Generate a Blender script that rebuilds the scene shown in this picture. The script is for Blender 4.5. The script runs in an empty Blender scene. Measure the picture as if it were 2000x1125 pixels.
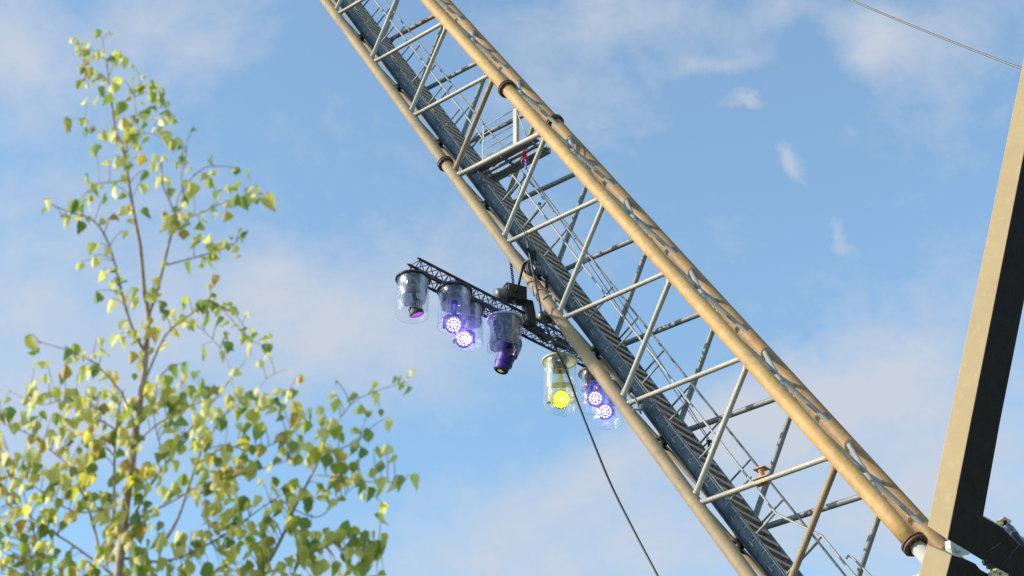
import bpy, math, random
from mathutils import Vector, Matrix, noise
random.seed(11)
R = math.radians
# ------------------------------------------------------------------ camera
PITCH = R(32.4); F = 3300.0
CAMPOS = Vector((0, 0, 1.6))
RT = Vector((1, 0, 0)); FW = Vector((0, math.cos(PITCH), math.sin(PITCH))); UPC = Vector((0, -math.sin(PITCH), math.cos(PITCH)))
scene = bpy.context.scene
cam_d = bpy.data.cameras.new("camera"); cam = bpy.data.objects.new("camera", cam_d)
scene.collection.objects.link(cam); scene.camera = cam
cam.location = CAMPOS; cam.rotation_euler = (math.pi/2 + PITCH, 0, 0)
cam_d.sensor_width = 36; cam_d.lens = 36*F/2000; cam_d.clip_end = 5000; cam_d.clip_start = .1
cam_d.dof.use_dof = True; cam_d.dof.focus_distance = 35; cam_d.dof.aperture_fstop = 2.9
scene.view_settings.view_transform = 'Standard'; scene.view_settings.look = 'None'
scene.view_settings.exposure = .25; scene.view_settings.gamma = 1
def P(px, py, z):                      # a surveyed point: picture column/row and distance along the view axis
    return CAMPOS + RT*((px-1000)/F*z) + UPC*((562.5-py)/F*z) + FW*z
def cv(v): return RT*v[0] + UPC*v[1] + FW*v[2]
# ------------------------------------------------------------------ sun and sky
SUN_DIR = Vector((-.925, -.13, .355)).normalized()      # towards the sun
sun_d = bpy.data.lights.new("sun", 'SUN'); sun = bpy.data.objects.new("sun", sun_d)
scene.collection.objects.link(sun)
sun_d.energy = 4.4; sun_d.angle = R(.5); sun_d.color = (1, .90, .74)
sun.rotation_euler = SUN_DIR.to_track_quat('Z', 'Y').to_euler()
W = bpy.data.worlds.new("World"); scene.world = W; W.use_nodes = True
nt = W.node_tree; nd = nt.nodes; lk = nt.links; nd.clear()
def N(t, **k):
    n = nd.new(t)
    for a, b in k.items(): setattr(n, a, b)
    return n
def M(op, a, b=None, c=None, clamp=False):
    n = N('ShaderNodeMath', operation=op); n.use_clamp = clamp
    for i, v in enumerate((a, b, c)):
        if v is None: continue
        if isinstance(v, (int, float)): n.inputs[i].default_value = v
        else: lk.new(v, n.inputs[i])
    return n.outputs[0]
sky = N('ShaderNodeTexSky', sky_type='NISHITA'); sky.sun_disc = False
sky.sun_elevation = math.asin(SUN_DIR.z); sky.sun_rotation = math.atan2(SUN_DIR.x, SUN_DIR.y)
sky.air_density = 1.0; sky.dust_density = .6; sky.ozone_density = 1.0
tc = N('ShaderNodeTexCoord')
def dot(v):
    n = N('ShaderNodeVectorMath', operation='DOT_PRODUCT'); lk.new(tc.outputs['Generated'], n.inputs[0]); n.inputs[1].default_value = v
    return n.outputs['Value']
az = M('MAXIMUM', dot(FW), .08)
gx = M('DIVIDE', dot(RT), az); gy = M('DIVIDE', dot(UPC), az)     # cloud layer coordinates around the southern sky
cb = N('ShaderNodeCombineXYZ'); lk.new(gx, cb.inputs[0]); lk.new(gy, cb.inputs[1])
def nz(scale, detail, rough, off, dist=0, stretch=(1, 1, 1), rot=0):
    mp = N('ShaderNodeMapping'); mp.inputs['Location'].default_value = off; mp.inputs['Scale'].default_value = stretch; mp.inputs['Rotation'].default_value = (0, 0, rot)
    lk.new(cb.outputs[0], mp.inputs[0])
    n = N('ShaderNodeTexNoise'); n.inputs['Scale'].default_value = scale; n.inputs['Detail'].default_value = detail
    n.inputs['Roughness'].default_value = rough; n.inputs['Distortion'].default_value = dist
    lk.new(mp.outputs[0], n.inputs['Vector']); return n
wx = nz(14, 6, .62, (3, 1, 0)); sp = N('ShaderNodeSeparateColor'); lk.new(wx.outputs['Color'], sp.inputs[0])
hx = M('MULTIPLY_ADD', M('SUBTRACT', sp.outputs[0], .5), .06, gx)
hy = M('MULTIPLY_ADD', M('SUBTRACT', sp.outputs[1], .5), .06, gy)
BL = [(280, 60, 250, 110, .72, .1), (10, 70, 90, 130, .62, 0), (40, 540, 220, 200, .62, 0), (620, 640, 340, 160, .95, -.2), (860, 470, 230, 90, .42, .1),
      (1190, 55, 150, 70, .8, 0), (1090, 205, 190, 55, .55, -.1), (1700, 80, 70, 75, .9, .2), (1860, 90, 130, 75, .62, .2), (1463, 205, 44, 17, .9, 0),
      (1562, 330, 24, 34, .85, .3), (1652, 458, 22, 26, .8, .3), (1400, 125, 90, 28, .6, 0), (1180, 930, 420, 75, .75, .35), (1620, 760, 330, 120, .85, .3),
      (1300, 1085, 520, 80, .8, .15), (1900, 950, 330, 240, .6, .2), (120, 820, 300, 150, .5, 0), (1930, 240, 170, 60, .3, -.2), (420, 330, 300, 60, .22, .3), (1560, 20, 120, 40, .45, 0)]
acc = None
for bx_, by_, rx, ry, amp, rot in BL:
    cx = (bx_-1000)/F; cy = (562.5-by_)/F; c, s_ = math.cos(rot), math.sin(rot)
    dx = M('SUBTRACT', hx, cx); dy = M('SUBTRACT', hy, cy)
    a = M('MULTIPLY_ADD', dx, c/(rx/F), M('MULTIPLY', dy, s_/(rx/F)))
    b = M('MULTIPLY_ADD', dy, c/(ry/F), M('MULTIPLY', dx, -s_/(ry/F)))
    r2 = M('MULTIPLY_ADD', a, a, M('MULTIPLY', b, b))
    g = M('MULTIPLY', M('POWER', 2.718, M('MULTIPLY', r2, -.8)), amp)
    acc = g if acc is None else M('ADD', acc, g)
n1 = nz(8.5, 10, .66, (1.3, .4, 0), .3, (1, 1.5, 1), -.35); n2 = nz(30, 8, .66, (5, 2, 0), .2)
fac = M('ADD', acc, M('MULTIPLY', M('SUBTRACT', n1.outputs[0], .5), 1.7))
fac = M('ADD', fac, M('MULTIPLY', M('SUBTRACT', n2.outputs[0], .5), .8))
fac = M('MULTIPLY_ADD', fac, 1.0, -.12, clamp=True)
fac = M('MULTIPLY_ADD', fac, .78, .10)
tint = N('ShaderNodeMix', data_type='RGBA', blend_type='MULTIPLY'); tint.inputs[0].default_value = 1
lk.new(sky.outputs[0], tint.inputs[6]); tint.inputs[7].default_value = (1.36, 1.70, 1.74, 1)
mx = N('ShaderNodeMix', data_type='RGBA'); lk.new(fac, mx.inputs[0]); lk.new(tint.outputs[2], mx.inputs[6])
mx.inputs[7].default_value = (3.5, 3.72, 4.15, 1)
bg = N('ShaderNodeBackground'); bg.inputs[1].default_value = .15; lk.new(mx.outputs[2], bg.inputs[0])
wo = N('ShaderNodeOutputWorld'); lk.new(bg.outputs[0], wo.inputs[0])
SKYTINT = tint.inputs[7]

# ------------------------------------------------------------------ helpers
C = scene.collection
class MB:
    """collects shapes, builds one mesh object"""
    def __init__(s): s.v = []; s.f = []; s.sm = []; s.mi = []; s.m = 0
    def add(s, vs, fs, smooth=False):
        o = len(s.v); s.v += [tuple(v) for v in vs]
        for f in fs: s.f.append([o+i for i in f]); s.sm.append(smooth); s.mi.append(s.m)
        return s
    def tube(s, pts, rad, seg=10, caps=True):
        pts = [Vector(p) for p in pts]; n = len(pts)
        if not isinstance(rad, (list, tuple)): rad = [rad]*n
        vs = []; t0 = (pts[1]-pts[0]).normalized()
        x = t0.orthogonal().normalized()
        for i, p in enumerate(pts):
            t = (pts[min(i+1, n-1)]-pts[max(i-1, 0)]).normalized()
            x = (x - t*x.dot(t)).normalized(); y = t.cross(x)
            for k in range(seg):
                a = 2*math.pi*k/seg; vs.append(p + (x*math.cos(a)+y*math.sin(a))*rad[i])
        fs = [[i*seg+k, i*seg+(k+1) % seg, (i+1)*seg+(k+1) % seg, (i+1)*seg+k] for i in range(n-1) for k in range(seg)]
        s.add(vs, fs, True)
        if caps:
            o = len(s.v)-len(vs)
            s.f += [[o+k for k in range(seg)][::-1], [o+(n-1)*seg+k for k in range(seg)]]; s.sm += [False, False]; s.mi += [s.m, s.m]
        return s
    def box(s, c, ax, ay, az_):             # centre and three half-axis vectors
        c = Vector(c); vs = [c+ax*i+ay*j+az_*k for i in (-1, 1) for j in (-1, 1) for k in (-1, 1)]
        return s.add(vs, [[0, 1, 3, 2], [4, 6, 7, 5], [0, 4, 5, 1], [2, 3, 7, 6], [0, 2, 6, 4], [1, 5, 7, 3]])
    def prism(s, poly, ext):
        n = len(poly); vs = [Vector(p) for p in poly]+[Vector(p)+ext for p in poly]
        return s.add(vs, [list(range(n))[::-1], list(range(n, 2*n))]+[[i, (i+1) % n, n+(i+1) % n, n+i] for i in range(n)])
    def lathe(s, c, axis, prof, seg=24, smooth=True):   # prof: (dist along axis, radius)
        c = Vector(c); axis = Vector(axis).normalized(); x = axis.orthogonal().normalized(); y = axis.cross(x); vs = []
        for d, r in prof:
            for k in range(seg):
                a = 2*math.pi*k/seg; vs.append(c+axis*d+(x*math.cos(a)+y*math.sin(a))*r)
        n = len(prof)
        return s.add(vs, [[i*seg+k, i*seg+(k+1) % seg, (i+1)*seg+(k+1) % seg, (i+1)*seg+k] for i in range(n-1) for k in range(seg)], smooth)
    def build(s, name, mats, parent=None, bevel=0, recalc=True):
        me = bpy.data.meshes.new(name); me.from_pydata(s.v, [], s.f)
        for m in (mats if isinstance(mats, list) else [mats]): me.materials.append(m)
        me.polygons.foreach_set('use_smooth', s.sm); me.polygons.foreach_set('material_index', s.mi)
        if recalc:
            import bmesh
            b = bmesh.new(); b.from_mesh(me); bmesh.ops.recalc_face_normals(b, faces=b.faces); b.to_mesh(me); b.free()
        me.update(); o = bpy.data.objects.new(name, me); C.objects.link(o)
        if parent:
            o.parent = parent; pm = Matrix.Translation(-WL(parent)); me.transform(pm)
        if bevel:
            md = o.modifiers.new('bevel', 'BEVEL'); md.width = bevel; md.segments = 2; md.limit_method = 'ANGLE'
        return o
def WL(o):
    l = Vector(o.location)
    while o.parent: o = o.parent; l += Vector(o.location)
    return l
def thing(name, loc, label, cat, group=None):
    o = bpy.data.objects.new(name, None); C.objects.link(o); o.location = loc; o.empty_display_size = .2
    tag(o, label, cat, group); return o
def tag(o, label=None, cat=None, group=None, kind=None):
    if label: o['label'] = label
    if cat: o['category'] = cat
    if group: o['group'] = group
    if kind: o['kind'] = kind
    return o

# ------------------------------------------------------------------ materials
def mat(name, col, rough=.5, metal=0, var=None, scale=3, var2=None, scale2=14, bump=0, stretch=None, emit=None, estr=0, thr=(.4, .65), thr2=(.55, .7), spec=.5, var3=None, scale3=30, thr3=(.64, .68)):
    m = bpy.data.materials.new(name); m.use_nodes = True; t = m.node_tree; b = t.nodes['Principled BSDF']
    b.inputs['Roughness'].default_value = rough; b.inputs['Metallic'].default_value = metal; b.inputs['Specular IOR Level'].default_value = spec
    b.inputs['Base Color'].default_value = (*col, 1)
    if var or bump:
        tcn = t.nodes.new('ShaderNodeTexCoord'); mp = t.nodes.new('ShaderNodeMapping'); t.links.new(tcn.outputs['Object'], mp.inputs[0])
        if stretch: mp.inputs['Rotation'].default_value = stretch[0]; mp.inputs['Scale'].default_value = stretch[1]
        last = None
        for v, sc, th in ((var, scale, thr), (var2, scale2, thr2), (var3, scale3, thr3)):
            if not v: continue
            n = t.nodes.new('ShaderNodeTexNoise'); n.inputs['Scale'].default_value = sc; n.inputs['Detail'].default_value = 6; n.inputs['Roughness'].default_value = .65
            t.links.new(mp.outputs[0], n.inputs['Vector'])
            r = t.nodes.new('ShaderNodeMapRange'); r.inputs[1].default_value = th[0]; r.inputs[2].default_value = th[1]; t.links.new(n.outputs[0], r.inputs[0])
            x = t.nodes.new('ShaderNodeMix'); x.data_type = 'RGBA'; t.links.new(r.outputs[0], x.inputs[0])
            if last: t.links.new(last, x.inputs[6])
            else: x.inputs[6].default_value = (*col, 1)
            x.inputs[7].default_value = (*v, 1); last = x.outputs[2]
        if last: t.links.new(last, b.inputs['Base Color'])
        if bump:
            n = t.nodes.new('ShaderNodeTexNoise'); n.inputs['Scale'].default_value = scale2*2; n.inputs['Detail'].default_value = 4; t.links.new(tcn.outputs['Object'], n.inputs['Vector'])
            bp = t.nodes.new('ShaderNodeBump'); bp.inputs['Strength'].default_value = bump; bp.inputs['Distance'].default_value = .02
            t.links.new(n.outputs[0], bp.inputs['Height']); t.links.new(bp.outputs[0], b.inputs['Normal'])
            rr = t.nodes.new('ShaderNodeMapRange'); rr.inputs[3].default_value = max(.1, rough-.15); rr.inputs[4].default_value = min(1, rough+.2)
            t.links.new(n.outputs[0], rr.inputs[0]); t.links.new(rr.outputs[0], b.inputs['Roughness'])
    if emit:
        b.inputs['Emission Color'].default_value = (*emit, 1); b.inputs['Emission Strength'].default_value = estr
    return m
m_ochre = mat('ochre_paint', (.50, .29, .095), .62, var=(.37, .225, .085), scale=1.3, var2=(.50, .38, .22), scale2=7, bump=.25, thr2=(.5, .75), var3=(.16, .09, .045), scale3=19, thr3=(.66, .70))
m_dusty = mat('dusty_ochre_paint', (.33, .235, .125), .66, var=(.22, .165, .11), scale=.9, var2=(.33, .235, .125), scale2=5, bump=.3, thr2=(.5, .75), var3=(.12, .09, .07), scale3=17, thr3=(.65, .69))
m_far = mat('shaded_weathered_ochre', (.33, .19, .07), .6, var=(.24, .135, .06), scale=1.6, var2=(.33, .24, .14), scale2=8, bump=.3, thr2=(.55, .8), var3=(.14, .08, .04), scale3=19, thr3=(.65, .69))  # ochre darkened to hold the half-shadow on the far tube; patches are wear
m_cream = mat('cream_grey_paint', (.42, .385, .315), .5, var=(.34, .325, .285), scale=3, var2=(.27, .20, .13), scale2=16, bump=.2, thr2=(.6, .75))
m_grey = mat('grey_steel_and_shade', (.22, .235, .245), .5, var=(.17, .18, .19), scale=4, var2=(.30, .25, .19), scale2=9, bump=.2, thr2=(.55, .7))  # plain grey steel; on the far struts it carries their shade
m_brown = mat('rust_brown_paint', (.30, .215, .125), .6, var=(.22, .15, .085), scale=5, var2=(.32, .2, .1), scale2=15, bump=.3)
m_galv = mat('galvanised_steel', (.30, .31, .30), .5, .1, var=(.24, .25, .25), scale=6, var2=(.36, .30, .22), scale2=20, bump=.15)
m_stringer = mat('blue_grey_galvanised', (.085, .125, .165), .5, .1, var=(.04, .065, .10), scale=5, var2=(.13, .15, .15), scale2=24, bump=.3)
m_tread = mat('tread_steel', (.40, .355, .30), .6, .0, var=(.29, .255, .22), scale=6, var2=(.26, .17, .13), scale2=20, bump=.3)
m_flange = mat('rusty_flange', (.09, .05, .03), .6, var=(.16, .08, .04), scale=10, bump=.3)
m_white = mat('white_paint', (.42, .42, .41), .4, var=(.36, .36, .35), scale=5, bump=.1)
m_tan = mat('tan_paint', (.50, .36, .19), .6, var=(.46, .33, .175), scale=.9, var2=(.53, .395, .22), scale2=6, bump=.15, var3=(.22, .15, .09), scale3=9, thr3=(.68, .78))
m_dark = mat('black_paint_and_shade', (.016, .010, .006), .6, var=(.026, .016, .010), scale=4, bump=.1, spec=.06)  # near-black; on column and block sides the colour also holds their shade
m_black = mat('black_plastic', (.02, .02, .023), .42, var=(.035, .033, .035), scale=12, bump=.1)
m_trussblk = mat('violet_lit_truss_black', (.028, .022, .055), .4, var=(.045, .038, .07), scale=20, bump=.1)  # black truss with the lamps' violet light mixed into its colour
m_rubber = mat('black_cable_rubber', (.02, .02, .024), .5)
m_wire = mat('wire_rope', (.16, .15, .15), .5, .3, var=(.10, .10, .10), scale=30)
m_red = mat('red_paint', (.6, .015, .02), .4)
m_blue = mat('blue_rope', (.05, .13, .5), .6)
m_rust = mat('orange_rust', (.42, .17, .045), .7, var=(.55, .42, .3), scale=14, bump=.4)
m_pale = mat('pale_rim_plastic', (.55, .54, .52), .4, var=(.45, .43, .4), scale=10)
m_yel = mat('yellow_plate', (.62, .52, .26), .5, var=(.45, .33, .15), scale=15)

# ------------------------------------------------------------------ ground
g = MB(); Rr = 2500
g.add([(-Rr, -Rr, 0), (Rr, -Rr, 0), (Rr, Rr, 0), (-Rr, Rr, 0)], [[0, 1, 2, 3]])
m_ground = mat('asphalt', (.055, .053, .05), .9, var=(.04, .04, .038), scale=.4, var2=(.07, .066, .06), scale2=3, bump=.3)
tag(g.build('ground', m_ground), kind='structure')

# ------------------------------------------------------------------ crane boom, calibrated frame
u = cv((.3897249, -.53269138, -.75123525)); w = cv((.63571784, .74581585, -.19905163)); h = cv((.66631624, -.39999827, .62930442))
O = CAMPOS + cv((-3.62235348, 8.07780679, 47.2722892)); S = 3.05862943; TAP = .01498286; HH = 1.75085689
v = (w*(-u.z) + u*w.z); v.normalize()
if v.dot(w) < 0: v = -v                       # level direction across the boom
def width(t): return 2.2 + TAP*t
def sec(t, a, ch): return O + u*t + w*(a-width(t)/2) + h*ch          # a: height above the bottom face, ch: sideways
def ch(c, st):
    t = st*S; k = {'A': (0, -.5), 'B': (1, -.5), 'C': (1, .5), 'D': (0, .5)}[c]
    return sec(t, width(t)*k[0], HH*k[1])
def inv(px, py, c):                          # station and height of a surveyed point in the plane 'c' sideways
    ray = (P(px, py, 1)-CAMPOS); m = Matrix((u, w, -ray)).transposed()
    s_ = m.inverted() @ -(O - CAMPOS - w*1.1 + h*c); t = s_[0]; return t, s_[1] + TAP*t/2
boom = thing('crane_boom', ch('A', 11), 'huge ochre lattice crane boom slanting down to the lower right, a stairway inside it', 'crane boom')
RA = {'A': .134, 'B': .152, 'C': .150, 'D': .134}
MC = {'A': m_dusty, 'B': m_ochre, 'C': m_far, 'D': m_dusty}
for c in 'ABCD':
    st0, st1 = -4, (11 if c in 'AD' else 8.31)
    if c == 'C': st1 = 8.36
    b = MB(); n = 60
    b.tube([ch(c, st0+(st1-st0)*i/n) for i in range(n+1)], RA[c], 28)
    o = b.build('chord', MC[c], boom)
    tag(o, {'A': 'lower near tube, dusty grey-ochre', 'B': 'upper near tube, bright ochre', 'C': 'upper far tube with striped shadows', 'D': 'lower far tube behind the stairs'}[c])
    for st in (2.81,) + ((8.31,) if c in 'BC' else ()):
        p = ch(c, st); k = RA[c]; b = MB()
        for s_ in (-.055, .012):
            b.lathe(p+u*s_, u, [(0, k*.98), (0, k*1.42), (.008, k*1.47), (.035, k*1.47), (.043, k*1.42), (.043, k*.98)], 32, False)
        x = u.orthogonal().normalized(); y = u.cross(x)
        for q in range(12):
            a = q*math.pi/6; e = p+(x*math.cos(a)+y*math.sin(a))*k*1.22
            b.tube([e-u*.08, e+u*.085], .017, 6)
        b.build('flange', m_flange, o)
b = MB(); b.tube([ch('B', 8.32), ch('B', 9.6)], .128, 28); b.build('boom_foot_tube', m_white, boom)
# weld collars on the chords (paint scuffs)
def member(name, p0, p1, r, m, lab=None, seg=14):
    b = MB(); L_ = (p1-p0).length; fl = [0, .15/L_, .165/L_, .195/L_, .3, .5, .7, 1-.195/L_, 1-.165/L_, 1-.15/L_, 1]; b.tube([p0+(p1-p0)*f for f in fl], [r, r*1.32, r*1.25, r, r, r, r, r, r*1.25, r*1.32, r], seg); o = b.build(name, m, boom)
    return o
tB = .5398
rng = random.Random(5)
for k in range(-3, 11):
    A = ch('A', k); B = ch('B', k+tB); Bp = ch('B', k-1+tB)
    e = u*.07
    rr = .051 if k != 3 else .062
    if k+tB < 8.6: member('strut', A+e, B-e*.6, rr, m_cream)
    jn = k in (3, 8)
    if k-1+tB < 8.4: member('diagonal', A-e*.8, Bp+e, .056 if not jn else .064, m_brown if jn else m_cream)
    Cc = ch('C', k+.024-.5); Dd = ch('D', k-1.0)   # far face
    if k-.5 < 8.4: member('far_strut', Dd, Cc, .060, m_brown if k == 1 else m_grey)  # far members coloured as shaded, near ones cream
    if k-1.5 < 8.4: member('far_diagonal', Dd, ch('C', k-1.476), .060, m_brown if k == 4 else m_grey)
    # bracing of the top face: two crossed tubes and one cross strut per bay
    if k+1 < 8.5:
        top = w*.03
        member('top_brace', ch('B', k+.06)+top, ch('C', k+.95)+top, .047, m_galv)
        member('top_brace', ch('B', k+1.1)+top, ch('C', k+.05)+top, .047, m_galv)
        member('top_brace', ch('B', k+.5), ch('C', k+.5), .04, m_galv)
    # bracing of the bottom face
    member('bottom_brace', ch('A', k-.25), ch('D', k+1.6), .055, m_dusty)
    member('bottom_brace', ch('A', k+.55), ch('D', k-.25), .05, m_galv)

# stairway
NS, FS = -.36, .46; SA = .40
for c, sgn in ((NS, -1), (FS, 1)):
    b = MB(); t0, t1 = -3*S, 10.5*S
    pr = [(.14, 0), (.14, .075), (.148, .075), (.148, .010), (.392, .010), (.392, .075), (.40, .075), (.40, 0)]
    n = 27; vs = []
    for i in range(n+1):
        t = t0+(t1-t0)*i/n
        vs += [sec(t, a, c - sgn*0 + (-sgn)*d*(-1)) for a, d in pr]
    q = len(pr)
    b.add(vs, [[i*q+j, i*q+(j+1) % q, (i+1)*q+(j+1) % q, (i+1)*q+j] for i in range(n) for j in range(q)]+[list(range(q)), [n*q+j for j in range(q)][::-1]])
    b.m = 1; t = t0+.1
    while t < t1:
        for a in (.21, .33):
            p = sec(t, a, c); b.tube([p-h*.012*1, p+h*.02], .016, 6)
        t += .34
    t = t0
    while t < t1:                                     # splice plates
        p = sec(t, .27, c-sgn*0); b.m = 0; b.box(p - h*.006 if sgn < 0 else p + h*.006, u*.22, w*.10, h*.008); t += 2*S
    o = b.build('stringer', [m_stringer, m_dark], boom)
    for k in range(-3, 11):                            # clamps that hold the stair to the bottom bracing
        b = MB(); p = sec((k+.33)*S, .07, c); b.box(p, u*.09, w*.075, h*.05); b.box(p-w*.06+u*.03, u*.16, w*.015, h*.09)
        b.tube([p-w*.02-u*.12-h*.03, p+w*.05-u*.05+h*.02], .018, 8); b.build('stair_clamp', m_dark, boom)
ntr = 0; t = -.8*S
hz = v
while t < 9.2*S:
    p = sec(t, .30, (NS+FS)/2); b = MB(); hw = (FS-NS)/2-.012
    up = Vector((0, 0, 1))
    dn = .125
    b.box(p, hz*dn, h*hw, up*.004)
    b.box(p - hz*(dn+.004) - up*.028, hz*.004, h*hw, up*.032)      # nosing
    b.box(p + hz*(dn+.004) - up*.022, hz*.004, h*hw, up*.026)      # back lip
    for q in (-1, 1): b.box(p+h*(hw+.004)*q - up*.03, hz*dn, h*.004, up*.045)
    b.build('stair_tread', m_tread, boom); t += S/9; ntr += 1
b = MB()
n = 30
b.tube([sec(-3*S+13.5*S*i/n, .128, NS-.015) for i in range(n+1)], .034, 8)
b.build('dark_underside_strip', mat('navy_underside_shade', (.022, .026, .045), .5, var=(.04, .05, .07), scale=8), boom)  # added dark tube standing in for the stringer's shaded underside
for k in range(-1, 9):                                  # light edge strip and the brackets that carry the treads
    b = MB(); t0 = k*S
    b.box(sec(t0+S/2, .412, NS-.012), u*(S/2-.03), w*.008, h*.012)
    for q in range(9):
        p = sec(t0+S*(q+.5)/9, .34, NS-.010); b.box(p, u*.012, w*.055, h*.010)
        if q % 2: b.box(sec(t0+S*(q+.5)/9, .24, NS-.008), u*.07, w*.012, h*.006)
    b.build('edge_strip', m_galv, boom)
# handrails with posts
def rail(c, pts, posts, m):
    b = MB(); b.tube([sec(t, a, c) for t, a in pts], .023, 10)
    for t, a in posts: b.tube([sec(t, .36, c), sec(t, a, c)], .021, 8)
    b.build('handrail', m, boom)
tn1, an1 = inv(945, 265, NS); tn2, an2 = inv(1003, 335, NS); tn3, an3 = inv(1516, 1003, NS)
ra = 1.0
rail(NS, [(-3*S, ra), (tn1-.3, ra), (tn1, ra-.02), (tn1+.08, ra-.15)], [(-9+1.22*i, ra) for i in range(int((tn1+9)/1.22)+1)], m_galv)
tb, ab = inv(1606, 1047, NS)
tb2, ab2 = inv(1670, 1125, NS)
rail(NS, [(tn2-.02, ra-.1), (tn2, ra-.03), (tn2+.15, ra), (tn3, an3), (tb, ab), (tb2, ab2), (tb2+4*(tb2-tb), ab2+4*(ab2-ab))],
     [(tn2+.4+1.22*i, ra) for i in range(int((tn3-tn2-.4)/1.22)+1)]+[(tn3-.02, an3), (tb, ab)], m_galv)
rail(FS, [(-3*S, ra+.02), (10*S, ra+.02)], [(-9+1.22*i+.3, ra) for i in range(32)], m_grey)
th1, ah1 = inv(1662, 1088, NS+.2); th2, ah2 = inv(1700, 1125, NS+.2)
b = MB(); b.tube([sec(th1-.05, ah1-.09, NS+.2), sec(th1-.06, ah1-.02, NS+.2), sec(th1+.05, ah1+.02, NS+.2), sec(th2, ah2, NS+.2), sec(th2+3*(th2-th1), ah2+3*(ah2-ah1), NS+.2)], .022, 8)
b.build('handrail', m_galv, boom)
# landing at the boom joint with its guardrail
tl, al = inv(1006, 284, -.42)
PL = sec(tl, al, -.42); up = Vector((0, 0, 1))
b = MB(); x0, x1 = -1.45, .55; cx_ = hz*(x0+x1)/2; hx_ = hz*(x1-x0)/2
for o_, w_, t_, d_ in ((.0, .02, .05, -.05), (.16, .10, .006, 0), (.36, .05, .006, 0), (.33, .015, .03, -.03), (.50, .018, .03, -.04), (.60, .045, .07, -.08)):
    b.box(PL + cx_ + h*o_ + up*d_, hx_, h*w_, up*t_)
for i in range(3): b.box(PL + hz*(x0+.1+.9*i) + h*.3 - up*.09, hz*.025, h*.3, up*.03)
b.build('landing', m_grey, boom)
b = MB(); b.box(PL+up*.54, hz*.055, h*.012, up*.56); b.box(PL+up*.54+h*.04+hz*.05, hz*.006, h*.045, up*.56)
b.box(PL-hz*1.02+up*.54, hz*.014, h*.012, up*.56)
for i in range(5): b.tube([PL-hz*1.05+up*(.14+.235*i), PL+up*(.14+.235*i)], .012, 6)
b.tube([PL+up*1.05+hz*.03, PL+hz*.36-up*.05+h*.1], .014, 6)
b.build('guardrail', m_cream, boom)
# rusty pedestal on a strut
q0 = ch('A', 7)+u*.07; q1 = ch('B', 7+tB)-u*.04; dr = (q1-q0).normalized(); pc = q0+(q1-q0)*.49
nrm = (up-dr*up.dot(dr)).normalized(); sd = dr.cross(nrm)
b = MB(); b.box(pc+nrm*.055, dr*.17, nrm*.010, sd*.075); b.box(pc+nrm*.035+sd*-.065, dr*.17, nrm*.03, sd*.008); b.box(pc-nrm*.05, dr*.12, nrm*.008, sd*.07)
for q in (-.14, 0, .14): b.tube([pc+dr*q-nrm*.06-sd*.06, pc+dr*q+nrm*.07-sd*.06], .009, 6)
b.lathe(pc+nrm*.07, nrm, [(0, .05), (.02, .045), (.07, .042), (.12, .055), (.15, .075)], 14)
b.box(pc+nrm*.235, dr*.12, nrm*.010, sd*.10)
b.build('mounting_bracket', m_rust, boom)
# small clips along the top and far rail
for px, py in ((1212, 408), (1404, 549), (1512, 705)):
    pass

# ------------------------------------------------------------------ steel frame right of the boom
nd_ = Vector((.62, -.76, -.19)).normalized()           # its dark side, shade put into the colour, faces right and down
def plane_pt(px, py, org, nrm_):
    ray = P(px, py, 1)-CAMPOS; return CAMPOS + ray*((org-CAMPOS).dot(nrm_)/ray.dot(nrm_))
o1 = P(1852, 1053, 26.2)
poly = [(1852, 1053), (1897, 825), (2000, 303), (2078, -90), (2135, -90), (1953, 825), (1920, 1009), (1990, 1048), (2060, 1085), (2060, 1175), (1972, 1126), (1925, 1097)]
frame = thing('steel_gantry', P(1930, 1300, 26.5), 'massive tan box-steel column with a shaded near-black side, leaning along the right edge beside the boom', 'steel frame')
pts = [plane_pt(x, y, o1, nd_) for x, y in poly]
b = MB(); b.prism(pts, -nd_*.012); b.build('side_plate', m_dark, frame)  # near-black sheet gives this face its shade
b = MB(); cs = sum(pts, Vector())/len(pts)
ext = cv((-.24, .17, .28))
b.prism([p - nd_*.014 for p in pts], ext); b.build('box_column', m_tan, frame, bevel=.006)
# weld bead lines on the plate
b = MB()
for a_, c_ in (((1915, 1085), (1955, 1060)), ((1948, 1114), (1995, 1058)), ((1990, 1060), (2040, 1090))):
    b.tube([plane_pt(*a_, o1, nd_)+nd_*.002, plane_pt(*c_, o1, nd_)+nd_*.002], .006, 6)
b.build('weld_seam', m_black, frame)
# lower block with tan face
o2 = P(1858, 1086, 25.0)
poly = [(1860, 1084), (1886, 1092), (1905, 1101), (1914, 1112), (1930, 1121), (1945, 1145), (1900, 1260), (1820, 1240)]
pts = [plane_pt(x, y, o2, nd_) for x, y in poly]
blk = thing('crane_pivot_block', P(1850, 1250, 25), 'tan steel block with a shaded near-black side at the boom foot, bottom right, below the leaning column', 'steel block')
b = MB(); b.prism(pts, -nd_*.012); b.build('side_plate', m_dark, blk)  # dark sheet, block's shaded side put into colour
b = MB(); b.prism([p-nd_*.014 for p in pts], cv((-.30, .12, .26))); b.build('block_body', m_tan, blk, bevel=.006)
# white lug with pin
o3 = P(1872, 1074, 25.8)
poly = [(1856, 1056), (1895, 1079), (1893, 1083), (1872, 1087), (1860, 1083), (1857, 1070)]
b = MB(); b.prism([plane_pt(x, y, o3, nd_) for x, y in poly], -nd_*.10)
lug = b.build('lug', m_white, frame)
b = MB(); pp = plane_pt(1869, 1074, o3, nd_); b.lathe(pp, nd_, [(0, .045), (.05, .045), (.06, .038), (.06, .001)], 18); b.build('pin', m_white, lug)
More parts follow.
